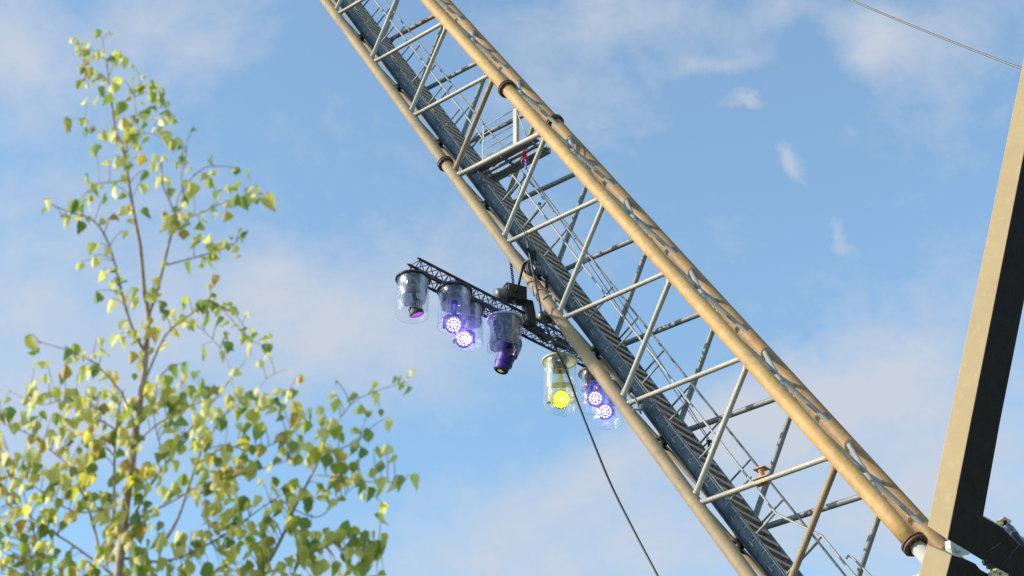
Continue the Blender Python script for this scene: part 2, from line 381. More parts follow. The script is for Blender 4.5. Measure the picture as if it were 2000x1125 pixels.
# yellow brackets with bolts and blue hose pieces
for i, (px, py, pl) in enumerate(((1962, 1019, [(1952, 1016), (1962, 1009), (1976, 1017), (1972, 1026), (1958, 1024)]), (1948, 1116, [(1936, 1119), (1948, 1110), (1970, 1122), (1966, 1140), (1940, 1140)]))):
    o4 = P(px, py, 25.9-.4*i); b = MB(); b.prism([plane_pt(x, y, o4, nd_) for x, y in pl], -nd_*.07); br = b.build('bracket', m_yel, frame)
    b = MB()
    for q in (-1, 1):
        pp = plane_pt(px+q*5*i, py+q*2+2, o4, nd_); b.lathe(pp, nd_, [(0, .022), (.03, .022), (.03, .001)], 6, False)
    b.build('bolt', m_rust if i else m_dark, br)
b = MB(); b.tube([P(1962, 1024, 25.9), P(1973, 1034, 25.9), P(1984, 1046, 25.95), P(1996, 1060, 26), P(2010, 1068, 26)], [.05, .07, .06, .05, .05], 10)
b.box(P(1980, 1041, 25.8), RT*.05, UPC*.03, FW*.05)
b.build('hydraulic_coupling', mat('dark_blue_coupling', (.07, .09, .17), .4, .3, var=(.15, .16, .2), scale=15), frame)
b = MB()
for x, y in ((1925, 1099), (1932, 1106), (1940, 1112)): b.box(P(x, y, 25.8), RT*.035, UPC*.04, FW*.05)
b.tube([P(1918, 1096, 25.9), P(1945, 1117, 25.8)], .022, 8); b.build('latch', m_black, frame)

# ------------------------------------------------------------------ overhead wire
b = MB(); p0, p1 = P(1400, -108, 52), P(2300, 262, 36)
b.tube([p0+(p1-p0)*i/14 - up*.35*(1-((i-7)/7)**2) + up*.32 for i in range(15)], .028, 8)
tag(b.build('wire_rope', m_wire), 'thick grey wire rope crossing the sky in the top right corner', 'wire rope')

# ------------------------------------------------------------------ lighting truss
TH = R(44.5); td = Vector((math.cos(TH), math.sin(TH), 0)); tp = Vector((math.sin(TH), -math.cos(TH), 0))
TC = P(1010, 627, 36.8)
def on_td(px):                                   # distance along the truss seen at picture column px
    best = None
    for i in range(-600, 600):
        q = TC+td*i*.01; d = q-CAMPOS; x = 1000+F*d.dot(RT)/d.dot(FW)
        if best is None or abs(x-px) < best[0]: best = (abs(x-px), i*.01)
    return best[1]
q0, q1 = on_td(807), on_td(1236)
truss = thing('lighting_truss', TC, 'long black box truss hanging level under the boom and carrying the stage lights', 'truss')
hw = .158
for a, c in ((-1, 1), (1, 1), (-1, -1), (1, -1)):
    b = MB(); st = TC+tp*hw*a+up*hw*c; b.tube([st+td*q0, st+td*q1], .031, 12)
    b.lathe(st+td*(q0-.03), td, [(0, .001), (0, .017), (.03, .017)], 10); b.build('main_tube', m_trussblk, truss)
b = MB(); nb = int((q1-q0-.1)/.26)
for i in range(nb):
    a0 = q0+.06+i*(q1-q0-.1)/nb; a1 = a0+(q1-q0-.1)/nb; am = (a0+a1)/2
    for s_, e_ in ((tp*hw+up*hw, tp*hw-up*hw), (-tp*hw+up*hw, -tp*hw-up*hw), (tp*hw+up*hw, -tp*hw+up*hw), (tp*hw-up*hw, -tp*hw-up*hw)):
        b.tube([TC+td*a0+s_, TC+td*am+e_], .0115, 6, False); b.tube([TC+td*am+e_, TC+td*a1+s_], .0115, 6, False)
        if i % 4 == 0: b.tube([TC+td*a0+s_, TC+td*a0+e_], .012, 6, False)
b.build('lacing', m_trussblk, truss)
# control boxes and cabling lying inside the truss
b = MB()
qa, qb = on_td(1030), on_td(1100)
b.box(TC+td*(qa+.25)+up*.02, td*.22, tp*.08, up*.06); b.box(TC+td*(qb-.1)+up*.0, td*.20, tp*.09, up*.07)
b.box(TC+td*((qa+qb)/2)-up*.05, td*.12, tp*.07, up*.05)
for k in range(4):
    b.tube([TC+td*(q0+1+ (q1-q0-1.2)*i/40)+tp*(.05*math.sin(i*.8+k)+.03*k-.05)+up*(-.07+.03*math.sin(i*.55+2*k)) for i in range(41)], .012, 6)
tag(b.build('power_cable', m_rubber), 'black cables and small boxes laid along the inside of the lighting truss', 'cable')

# ------------------------------------------------------------------ chain hoists
def hoist(px, py, z, label, chains, bag, sc=1.0):
    c = P(px, py, z); t = thing('chain_hoist', c, label, 'hoist', 'chain hoists above the lighting truss')
    ax = (RT*.9+Vector((0, .4, 0))).normalized(); ay = Vector((0, 0, 1)).cross(ax)
    b = MB(); b.box(c, ax*.17*sc, ay*.12*sc, up*.13*sc); b.box(c+up*.145*sc, ax*.20*sc, ay*.10*sc, up*.018*sc)
    for q in (-1, 1): b.box(c+ax*.185*sc*q, ax*.012*sc, ay*.10*sc, up*.11*sc)
    b.build('housing', m_black, t, bevel=.012)
    b = MB(); m0 = c-ax*.17*sc-up*.03; b.lathe(m0, -ax-up*.35, [(0, .11*sc), (.05, .125*sc), (.06, .125*sc), (.07, .115*sc), (.17*sc, .115*sc), (.2*sc, .09*sc), (.21*sc, .001)], 20)
    b.build('motor', mat('grey_motor', (.16, .15, .14), .4, .2, var=(.08, .08, .08), scale=12), t)
    if bag:
        b = MB(); k = c+ax*.24*sc-up*.22
        pf = [(0, .02), (0, .125), (-.3, .13), (-.52, .12), (-.64, .06), (-.65, .01)]
        vs = []
        for d, r in pf:
            for i in range(16):
                a = i*math.pi/8; rr = r*(1+.12*noise.noise(Vector((d*5, i*.8, 3))))
                sq = 1/max(abs(math.cos(a)), abs(math.sin(a)))**.7; vs.append(k+up*(d+.12)+ax*(math.cos(a)*rr*.95*sq+.16*(-d))+ay*math.sin(a)*rr*.8*sq)
        b.add(vs, [[i*16+j, i*16+(j+1) % 16, (i+1)*16+(j+1) % 16, (i+1)*16+j] for i in range(5) for j in range(16)], True)
        b.build('chain_bag', m_rubber, t)
    b = MB()
    b.tube([c-up*.12, c-up*.2-ax*.02], .03, 8); b.tube([c-up*.2+ax*.0, c-up*.28-ax*.05, c-up*.33, c-up*.28+ax*.05, c-up*.2], .016, 8)
    b.build('hook', m_galv, t)
    for tx, ty, tz, r in chains:
        tgt = P(tx, ty, tz); b = MB(); L = (tgt-c).length; d = (tgt-c).normalized(); n = int(L/.065)
        sx = d.orthogonal().normalized(); sy = d.cross(sx)
        for i in range(n):
            m = c+d*(.13+.065*i)
            if (m-c).length > L: break
            a = sx if i % 2 else sy
            b.tube([m+d*.045*math.cos(q*math.pi/4)+a*r*math.sin(q*math.pi/4) for q in range(9)], .011, 6, False)
        b.build('chain', m_black, t)
    return t
h1 = hoist(1005, 576, 36.9, 'black chain hoist with a hanging chain bag, left of the boom\'s lower tube', [(996, 500, 37.6, .035)], True, 1.25)
h2 = hoist(1080, 619, 37.6, 'smaller black chain hoist half hidden behind the boom\'s lower tube', [(1090, 560, 38, .03)], False, 1.0)
# slings from the hoists to the truss
for x_, px, z_, py in ((1005, 1003, 36.9, 600), (1080, 1078, 37.6, 640)):
    b = MB(); q = on_td(px+12); base = P(px, py, z_)
    for a in (-1, 1):
        b.tube([base, TC+td*(q+.18*a)+tp*hw+up*hw], .014, 6); b.tube([base, TC+td*(q+.18*a)-tp*hw+up*hw], .014, 6)
    b.m = 1
    b.box(TC+td*(q+.18)+tp*hw*.6+up*(hw+.06), td*.03, tp*.04, up*.03)
    tag(b.build('lifting_sling', [m_rubber, m_red]), 'black sling with red clip between the %s chain hoist and the truss' % ('bagged left' if px < 1050 else 'half hidden right'), 'sling')
# sling wrapped round the boom chord
b = MB(); cc = ch('A', 4.62)
xx = u.orthogonal().normalized(); yy = u.cross(xx)
b.tube([cc+u*(.10*math.sin(i*.7)+.02*i)+(xx*math.cos(i*math.pi/8)+yy*math.sin(i*math.pi/8))*.148 for i in range(17)], .014, 8)
b.tube([cc+u*(.25+.02*i)+(xx*math.cos(i*math.pi/8)+yy*math.sin(i*math.pi/8))*.148 for i in range(17)], .014, 8)
tag(b.build('lifting_sling', mat('beige_sling', (.42, .36, .27), .7)), 'beige round sling wrapped about the boom\'s lower near tube', 'sling')

# ------------------------------------------------------------------ stage lights under rain domes
def glassy(name, haze, tintc):
    m = bpy.data.materials.new(name); m.use_nodes = True; t = m.node_tree; t.nodes.clear()
    o = t.nodes.new('ShaderNodeOutputMaterial'); tr = t.nodes.new('ShaderNodeBsdfTransparent'); tr.inputs[0].default_value = (*tintc, 1)
    gl = t.nodes.new('ShaderNodeBsdfGlossy'); gl.inputs['Roughness'].default_value = .12
    df = t.nodes.new('ShaderNodeBsdfTranslucent'); df.inputs[0].default_value = (.75, .76, .80, 1); d2 = t.nodes.new('ShaderNodeBsdfDiffuse'); d2.inputs[0].default_value = (.7, .7, .7, 1)
    ad = t.nodes.new('ShaderNodeMixShader'); t.links.new(df.outputs[0], ad.inputs[1]); t.links.new(d2.outputs[0], ad.inputs[2])
    lw = t.nodes.new('ShaderNodeLayerWeight'); lw.inputs[0].default_value = .35
    n = t.nodes.new('ShaderNodeTexNoise'); n.inputs['Scale'].default_value = 6; n.inputs['Detail'].default_value = 6; n.inputs['Distortion'].default_value = 1.2
    tcn = t.nodes.new('ShaderNodeTexCoord'); mp = t.nodes.new('ShaderNodeMapping'); mp.inputs['Scale'].default_value = (1.6, 1.6, .7); t.links.new(tcn.outputs['Object'], mp.inputs[0]); t.links.new(mp.outputs[0], n.inputs['Vector'])
    r = t.nodes.new('ShaderNodeMapRange'); r.inputs[1].default_value = .5; r.inputs[2].default_value = .75; r.inputs[3].default_value = haze*.35; r.inputs[4].default_value = haze*1.6; t.links.new(n.outputs[0], r.inputs[0])
    m1 = t.nodes.new('ShaderNodeMixShader'); t.links.new(r.outputs[0], m1.inputs[0]); t.links.new(tr.outputs[0], m1.inputs[1]); t.links.new(ad.outputs[0], m1.inputs[2])
    mm = t.nodes.new('ShaderNodeMath'); mm.operation = 'MULTIPLY_ADD'; mm.inputs[1].default_value = .22; mm.inputs[2].default_value = .02; t.links.new(lw.outputs['Fresnel'], mm.inputs[0])
    m2 = t.nodes.new('ShaderNodeMixShader'); t.links.new(mm.outputs[0], m2.inputs[0]); t.links.new(m1.outputs[0], m2.inputs[1]); t.links.new(gl.outputs[0], m2.inputs[2])
    t.links.new(m2.outputs[0], o.inputs[0])
    bp = t.nodes.new('ShaderNodeBump'); bp.inputs['Strength'].default_value = .5; bp.inputs['Distance'].default_value = .03; t.links.new(n.outputs[0], bp.inputs['Height']); t.links.new(bp.outputs[0], gl.inputs['Normal'])
    return m
m_clear = glassy('clear_plastic', .17, (.97, .97, .98)); m_foil = glassy('wrinkled_clear_foil', .24, (.93, .93, .92))
m_hem = glassy('hem_plastic', .5, (.9, .9, .9)); m_foildark = glassy('smoky_foil', .26, (.22, .24, .36))
VIO = (.22, .10, 1.0); MAG = (.7, .05, 1.0); YEL = (.80, .80, .01)
def em(name, c, s): return mat(name, (.05, .05, .05), .4, emit=c, estr=s)
m_dot = em('lit_led', (.66, .64, 1.0), 3.6); m_led_plate = em('violet_led_face', (.11, .065, .95), .6)
m_mag = em('magenta_led_face', (.52, .08, .85), .8); m_ylens = em('yellow_lit_lens', (1, .95, .25), 6); m_yface = em('yellow_lit_face', (.46, .60, .02), .62)
m_offlens = em('dim_yellow_lens', (.55, .55, .05), .55)
m_head = mat('black_fixture_plastic', (.075, .07, .085), .5, var=(.05, .048, .055), scale=14, bump=.1); m_violet = mat('violet_lit_plastic', (.060, .038, .20), .45, var=(.045, .03, .16), scale=9, bump=.1); m_headgrey = mat('grey_fixture_metal', (.13, .13, .11), .6, var=(.10, .10, .09), scale=14, bump=.1)  # m_violet: dark plastic with neighbouring lamps' violet light in its base colour
ZR = (TC-up*(hw+.14)).z
def ring_pt(px, py, dz=0):
    ray = P(px, py, 1)-CAMPOS; return CAMPOS+ray*((ZR+dz-CAMPOS.z)/ray.z)
def fixture(rx, ry, ringw, dome_h, kind, hx_, hy_, tilt, label, dlabel, rim, shell, col=None, power=0, dz=0, skirt=0):
    c = ring_pt(rx, ry, dz); z = (c-CAMPOS).dot(FW); rad = ringw/2*z/F; H = dome_h*z/F/math.cos(PITCH)
    dm = thing('rain_dome', c, dlabel, 'rain cover', 'clear rain covers over the stage lights')
    b = MB(); b.lathe(c, up, [(-.03, rad*.93), (-.03, rad*1.0), (-.015, rad*1.035), (.012, rad*1.035), (.022, rad*.98), (.03, rad*.6), (.035, .05)], 40); b.build('rim', rim, dm)
    b = MB(); prof = 14; sg = 56; vs = []
    for i in range(prof+1):
        f = i/prof
        for k in range(sg):
            a = 2*math.pi*k/sg; wr = noise.noise(Vector((math.cos(a)*3, math.sin(a)*3, f*1.5+rx*.1)))
            rr = rad*(.94+(.006+.06*skirt)*f*wr*(1.5+skirt) + .012*wr + (.05*skirt*math.sin(a*7+rx)*f))
            zz = -H*f*(1+skirt*.30*noise.noise(Vector((math.cos(a)*1.3+rx, math.sin(a)*1.3, 0)))*f)
            vs.append(c+Vector((math.cos(a)*rr, math.sin(a)*rr, zz-.03)))
    b.add(vs, [[i*sg+k, i*sg+(k+1) % sg, (i+1)*sg+(k+1) % sg, (i+1)*sg+k] for i in range(prof) for k in range(sg)], True)
    sh = b.build('shell', shell, dm, recalc=False)
    b = MB(); b.tube([vs[prof*sg+k] for k in list(range(sg))+[0]], .006, 5, False); b.build('hem', m_hem, dm)
    if kind != 'beam':
        b = MB(); vs2 = []                       # crumpled inner liner of smoky foil
        for i in range(7):
            f = i/6
            for k in range(32):
                a = 2*math.pi*k/32; wr = noise.noise(Vector((math.cos(a)*2.5+5, math.sin(a)*2.5+rx, f*3)))
                vs2.append(c+Vector((math.cos(a), math.sin(a), 0))*rad*(.84-.04*f+.10*wr)+up*(-H*{'wash': .42, 'spot': 1.0, 'small': .52}[kind]*f*(1+.2*wr*f)-.04))
        b.add(vs2, [[i*32+k, i*32+(k+1) % 32, (i+1)*32+(k+1) % 32, (i+1)*32+k] for i in range(6) for k in range(32)], True)
        b.build('liner', m_foildark, dm, recalc=False)
    # the moving head itself
    hc = c - up*(H*.5)
    ray = P(hx_, hy_, 1)-CAMPOS; zf = z-.02; face = CAMPOS+ray*zf     # centre of its front face
    t = thing('stage_light', c, label, 'stage light', 'stage lights hanging from the truss')
    b = MB(); b.box(c-up*.16, RT*.15, Vector((0, 1, 0))*.13, up*.09); b.box(c-up*.06, RT*.08, Vector((0, 1, 0))*.08, up*.03)
    b.lathe(c-up*.27, up, [(-.03, .06), (0, .07), (.03, .07)], 16); b.build('base', m_head, t, bevel=.02)
    d = tilt.normalized(); sd = d.cross(up).normalized(); uu = sd.cross(d).normalized()
    if kind == 'wash' or kind == 'small':
        k = 1.0 if kind == 'wash' else .8
        r0 = .172*k; L = .27*k; hb = face-d*L
        b = MB(); b.lathe(face, -d, [(.0, r0*.96), (0, r0*1.06), (.03, r0*1.1), (.1*k, r0*1.08), (.18*k, r0*.9), (L, r0*.62), (L+.02, .001)], 28)
        for q in range(8):
            a = q*math.pi/4; e = sd*math.cos(a)+uu*math.sin(a); b.box(face-d*.17*k+e*r0*.95, d*.06*k, e*.012, e.cross(d)*.008)
        hd = b.build('head', m_head, t)
        b = MB(); b.lathe(face-d*.012, d, [(0, .001), (0, r0*.97)], 28); b.build('lens_face', m_mag if kind == 'small' else m_led_plate, hd)
        if kind == 'wash':
            b = MB(); pos = [(0, 0)]+[(.064, q*60) for q in range(6)]+[(.126, q*30+8) for q in range(12)]
            for rr, a in pos:
                e = face+sd*rr*math.cos(R(a))+uu*rr*math.sin(R(a))-d*.01
                b.lathe(e, d, [(0, .021), (.008, .021), (.013, .013), (.015, .001)], 10)
            b.build('led', m_dot, hd)
        piv = face-d*.13*k; ar = r0*1.22
    else:
        if kind == 'spot':
            L = .86; prof_ = [(0, .11), (0, .14), (.02, .165), (.12, .17), (.15, .185), (.4, .20), (.45, .225), (.75, .225), (.82, .19), (.86, .12), (.87, .001)]
        else:
            L = .42; prof_ = [(0, .18), (0, .20), (.03, .215), (.1, .22), (.2, .2), (.3, .15), (.36, .08), (.37, .001)]
        b = MB(); b.lathe(face, -d, prof_, 30)
        if kind == 'spot':
            for q in (.16, .19, .43): b.lathe(face-d*q, -d, [(0, .16), (0, .20 if q < .3 else .23), (.012, .20 if q < .3 else .23), (.012, .16)], 30)
            b.box(face-d*.6+uu*.17, d*.16, sd*.09, uu*.035)
        hd = b.build('head', m_headgrey if kind == 'beam' else m_violet, t)
        b = MB(); b.lathe(face-d*.012, d, [(0, .001), (0, .195 if kind == 'beam' else .10)], 28); b.build('lens_face', m_yface if kind == 'beam' else m_black, hd)
        b = MB(); b.lathe(face-d*.008, d, [(0, .001), (0, .04 if kind == 'beam' else .062)], 20); b.build('lens', m_ylens if kind == 'beam' else m_offlens, hd)
        piv = face-d*(.55 if kind == 'spot' else .1); ar = .255 if kind == 'spot' else .275
    # yoke: a bent U band from the base down both sides of the head
    top = c-up*.29; zt = piv.z; b = MB()
    ysd = sd
    hp = min(top.z-.02, piv.z+ {'small': .2, 'beam': .46}.get(kind, .27)); cx_ = Vector((piv.x, piv.y, 0))
    path = [cx_-ysd*ar+up*(piv.z-.06), cx_-ysd*ar+up*(hp-.07), cx_-ysd*(ar-.07)+up*hp, cx_+ysd*(ar-.07)+up*hp, cx_+ysd*ar+up*(hp-.07), cx_+ysd*ar+up*(piv.z-.06)]
    for i in range(5):
        a_, e_ = path[i], path[i+1]; m_ = (a_+e_)/2; dd = (e_-a_); L2 = dd.length/2+.008; dd.normalize(); fr = Vector((d.x, d.y, 0)).normalized() if abs(d.z) < .98 else Vector((0, 1, 0))
        nn = dd.cross(fr).normalized(); fr = nn.cross(dd)
        b.box(m_, dd*(L2+(.02 if kind in ('beam', 'spot') else 0)), fr*.045, nn*(.05 if kind in ('beam', 'spot') else .022))
    b.tube([path[2]*.5+path[3]*.5, Vector((c.x, c.y, top.z))+up*.02], .045, 12)
    b.build('yoke', m_headgrey if kind == 'beam' else m_violet if kind == 'spot' else m_head, t, bevel=.006)
    b = MB(); b.tube([top+RT*.12+up*.05, top+RT*.2-up*.02, c+RT*.1+up*.06, c+up*.15], .01, 6)
    b.tube([c-td*.08+up*.05, c-td*.08+up*.2], .02, 8); b.tube([c+td*.08+up*.05, c+td*.08+up*.2], .02, 8); b.build('clamp', m_black, t)
    if col:
        ld_ = bpy.data.lights.new('head_fill_light', 'AREA'); ld_.shape = 'DISK'; ld_.size = .3; ld_.color = col; ld_.energy = power  # added fill lamp in front, aimed back to tint head and yoke
        lo = bpy.data.objects.new('head_fill_light', ld_); C.objects.link(lo); lo.parent = t; lo.location = face + d*.34 + up*.10 - c
        lo.rotation_euler = (d-up*.35).to_track_quat('Z', 'Y').to_euler()
    return face, d
toward = (CAMPOS+Vector((0, 0, 6))-TC).normalized()
VP = (.17, .10, 1.0)
fixture(807, 546, 68, 66, 'small', 815, 615, Vector((.30, .22, -.9)), 'small dim magenta-faced moving light, leftmost on the truss', 'clear rain cover with dark rim over the leftmost light', m_black, m_clear, MAG, .5)
fixture(888, 569, 68, 66, 'wash', 886, 634, toward+Vector((.0, 0, -.1)), 'round violet LED wash light with white dots, upper of the left pair', 'clear rain cover with dark rim over the upper light of the left pair', m_black, m_clear, VP, 13)
f3 = fixture(914, 601, 64, 66, 'wash', 906, 662, toward, 'bright violet LED wash light, lower and further back in the left pair', 'violet-lit rain cover behind and below its twin in the left pair', m_black, m_clear, VP, 14)
fixture(986, 626, 70, 48, 'spot', 977, 725, Vector((-.34, .05, -.9)), 'long dark spotlight tilted down left with a small yellow lens, at mid truss', 'crumpled rain cover with pale rim over the long dark spotlight', m_pale, m_foil, None, 0, skirt=1)
fixture(1093, 706, 68, 82, 'beam', 1096, 780, toward+Vector((-.02, 0, -.15)), 'glowing yellow moving light in a square yoke, just left of the boom tube', 'tall wrinkled rain cover with pale rim over the yellow light', m_pale, m_foil, YEL, 10, skirt=.4)
f6 = fixture(1160, 730, 60, 62, 'wash', 1163, 778, toward+Vector((.05, 0, 0)), 'violet LED wash light partly behind the boom tube, upper of the right pair', 'rain cover with brown rim partly behind the boom tube', m_flange, m_clear, VP, 14)
f7 = fixture(1184, 758, 60, 62, 'wash', 1182, 804, toward+Vector((.05, 0, -.1)), 'violet LED wash light lowest and rightmost on the truss, beside the boom tube', 'lowest rain cover over the rightmost violet light', m_black, m_clear, VP, 14)
for tgt, en, sz in (((990, 690), 260, 34), ((950, 600), 120, 60)):
    sl = bpy.data.lights.new('lamp_beam', 'SPOT'); sl.color = (.22, .10, 1.0); sl.energy = en; sl.spot_size = R(sz); sl.spot_blend = .6; sl.shadow_soft_size = .08
    so = bpy.data.objects.new('lamp_beam', sl); C.objects.link(so); so.location = f3[0]+f3[1]*.15
    so.rotation_euler = (so.location-P(*tgt, 36.6)).to_track_quat('Z', 'Y').to_euler()
# ------------------------------------------------------------------ ropes and cables in and under the boom
def loose(name, pts, r, m, label, cat, group=None, seg=6):
    b = MB(); n = len(pts); out = []
    for i in range(n-1):                          # Catmull-Rom smoothing
        p0, p1, p2, p3 = pts[max(i-1, 0)], pts[i], pts[i+1], pts[min(i+2, n-1)]
        for k in range(8):
            t = k/8; out.append(.5*((2*p1)+(p2-p0)*t+(2*p0-5*p1+4*p2-p3)*t*t+(3*p1-p0-3*p2+p3)*t**3))
    out.append(pts[-1]); b.tube(out, r, seg); o = b.build(name, m); return tag(o, label, cat, group)
def BZ(px, py, c): t, a = inv(px, py, c); return sec(t, a, c)
ra1, ra2 = BZ(1029, 332, -.6), BZ(1383, 860, .1)
for dxy, lab in (((0, 0), 'thin dark rope strung inside the boom, the left one of two'), ((8, -2), 'thin dark rope strung inside the boom, the right one of two')):
    a = ra1; e = BZ(1383+dxy[0]*.3, 860+dxy[1], .1+dxy[0]*.01); off = (BZ(1150+dxy[0], 540+dxy[1], .1)-BZ(1150, 540, .1))
    md = (a+e)/2
    loose('rope', [a, a*.7+e*.3+off, md+off, a*.3+e*.7+off*.8, e], .009, m_rubber, lab, 'rope', 'ropes inside the boom')
b = MB(); c0 = BZ(1025, 303, -.6); b.box(c0, RT*.05, UPC*.09, FW*.04); b.tube([c0-up*.07+RT*.07*math.sin(i*math.pi/6)-UPC*.09*(1-math.cos(i*math.pi/6)) for i in range(13)], .018, 8)
o = b.build('shackle', m_red, bevel=.01); tag(o, 'bright red shackle hanging beneath the landing inside the boom', 'shackle')
b = MB()
for k in range(6): b.tube([BZ(1026+(k % 2)*5-2, 312+k*3, -.6), BZ(1030-(k % 2)*5, 316+k*3, -.6)], .012, 6)
b.tube([c0, ra1], .012, 6)
tag(b.build('rope_knot', m_blue), 'blue rope knot tied below the red shackle', 'rope')
b = MB(); c1 = BZ(1385, 862, .1); b.box(c1, RT*.05, UPC*.03, FW*.04); b.box(c1-UPC*.06, RT*.025, UPC*.05, FW*.03); b.tube([c1-UPC*.1+Vector((.05*math.sin(i*math.pi/6), 0, -.06*(1-math.cos(i*math.pi/6)))) for i in range(13)], .007, 6)
b.tube([c1, BZ(1372, 874, NS)], .02, 6)
tag(b.build('rope_clamp', m_black), 'small black clamp where the two ropes end on the stair handrail', 'clamp')
b = MB(); c2 = BZ(1054, 398, .1); b.box(c2, RT*.04, UPC*.03, FW*.03); b.tube([c2-UPC*.03, c2-UPC*.08+RT*.02], .012, 6)
tag(b.build('rope_clamp', m_blue), 'small blue clip on the ropes just above the third long strut', 'clamp')
loose('rope', [BZ(1024, 340, -.5), BZ(1016, 370, -.6), BZ(1012, 390, -.8), BZ(1024, 450, -.95), BZ(1030, 485, -.95), BZ(1036, 500, -.9)], .009, m_rubber, 'thin black rope dropping from the red shackle to the cable bundle', 'rope')
pz = lambda t: [P(*q) for q in t]
loose('hanging_cable', pz([(1030, 470, 36.2), (1036, 505, 36), (1042, 535, 35.8), (1052, 580, 35.6), (1062, 628, 35.4), (1085, 680, 35.2), (1108, 730, 35), (1130, 790, 34.8), (1160, 866, 34.4), (1195, 950, 34), (1240, 1040, 33.4), (1290, 1135, 32.6), (1370, 1290, 31.5)]), .023, m_rubber,
      'long black cable hanging from the boom past the yellow light to the bottom edge', 'cable', seg=8)
loose('hanging_cable', pz([(1035, 508, 36), (1024, 514, 36.1), (1018, 535, 36.3), (1012, 560, 36.6), (1008, 570, 36.8)]), .028, m_rubber, 'short black cable looping from the stair down to the bagged hoist', 'cable', seg=8)
b = MB(); rg = random.Random(3)
for k in range(5):
    cc = P(1041+rg.uniform(-3, 3), 520+rg.uniform(-6, 6), 35.9+.1*k)
    b.tube([cc+RT*(.09+.02*k)*math.sin(i*math.pi/7)+up*(.16+.03*rg.random())*math.cos(i*math.pi/7) for i in range(15)], .022, 6)
b.box(P(1040, 497, 36.1), RT*.08, UPC*.09, FW*.06); b.box(P(1032, 488, 36.1), RT*.05, UPC*.04, FW*.05)
tag(b.build('cable_bundle', m_rubber), 'tangled bundle of black cable tied under the stairs above the hoist', 'cable bundle')
b = MB(); c3 = P(1068, 552, 36.2); b.box(c3, RT*.04, FW*.04, UPC*.13); b.box(c3+UPC*.12-RT*.02, RT*.07, FW*.05, UPC*.03); b.tube([c3-UPC*.13, c3-UPC*.2+RT*.05], .02, 6); b.box(c3-UPC*.2+RT*.05, RT*.04, FW*.03, UPC*.015)
tag(b.build('clamp_fitting', m_black, bevel=.008), 'black bracket hanging from the stair underside right of the cable bundle', 'clamp')
b = MB(); c4 = P(1187, 785, 33.3)
b.box(P(1246, 800, 32.6), RT*.10, UPC*.02, FW*.05); b.box(P(1253, 795, 32.6), RT*.03, UPC*.05, FW*.05)
b.tube([P(1232, 768, 32.7), P(1240, 775, 32.7), P(1245, 790, 32.7), P(1252, 808, 32.6)], .02, 6)
tag(b.build('clamp_fitting', m_galv), 'bright metal clamp below the stairs right of the violet lights', 'clamp')

# ------------------------------------------------------------------ birch sapling in the foreground
Z0 = 8.6
tree = thing('birch_tree', Vector((-2.0, 7.2, 0)), 'slim young birch with sparse pale green leaves, out of focus at the left', 'tree')
m_bark = mat('birch_bark', (.56, .42, .33), .7, var=(.36, .24, .17), scale=25, var2=(.5, .42, .36), scale2=60, bump=.4)
m_twig = mat('twig_bark', (.38, .26, .23), .6, var=(.48, .34, .28), scale=30)
SK = []
def branch(pts, w0, w1, d0=0, d1=0, name='branch', m=None):
    """pts are picture columns/rows; d0->d1 is how far the branch swings towards or away from the viewer"""
    n = len(pts); L = []
    for i, (x, y) in enumerate(pts): L.append(P(x, y, Z0+d0+(d1-d0)*i/(n-1)))
    out = []; rad = []
    for i in range(n-1):
        p0, p1, p2, p3 = L[max(i-1, 0)], L[i], L[i+1], L[min(i+2, n-1)]
        for k in range(5):
            t = k/5; q = .5*((2*p1)+(p2-p0)*t+(2*p0-5*p1+4*p2-p3)*t*t+(3*p1-p0-3*p2+p3)*t**3)
            f = (i+t)/(n-1); out.append(q); rad.append((w0+(w1-w0)*f)/2*Z0/F)
    out.append(L[-1]); rad.append(w1/2*Z0/F)
    for q in out: SK.append(q)
    b = MB(); b.tube(out, rad, 10); return b.build(name, m or m_bark, tree)
trunk_px = [(200, 80), (212, 152), (224, 248), (240, 288), (252, 360), (262, 420), (274, 480), (281, 560), (290, 613), (283, 720), (272, 795), (264, 851), (257, 911), (247, 979), (241, 1040), (230, 1125)]
tw = [2, 3.2, 4.2, 4.8, 5.8, 6.8, 7.6, 8.6, 10, 11.5, 12.5, 13.5, 15, 16, 17, 18]
pts = [P(x, y, Z0) for x, y in trunk_px]; base = Vector((-2.0, 7.2, -.05)); last = pts[-1]
ext_ = [last+(base-last)*f+Vector((.06*math.sin(f*5), 0, 0)) for f in (.15, .35, .55, .75, .9, 1)]
b = MB(); b.tube(pts+ext_, [a/2*Z0/F for a in tw]+[.026, .03, .036, .042, .05, .065], 16); b.build('trunk', m_bark, tree)
for i in range(len(pts)-1):
    for k in range(4): SK.append(pts[i]+(pts[i+1]-pts[i])*k/4)
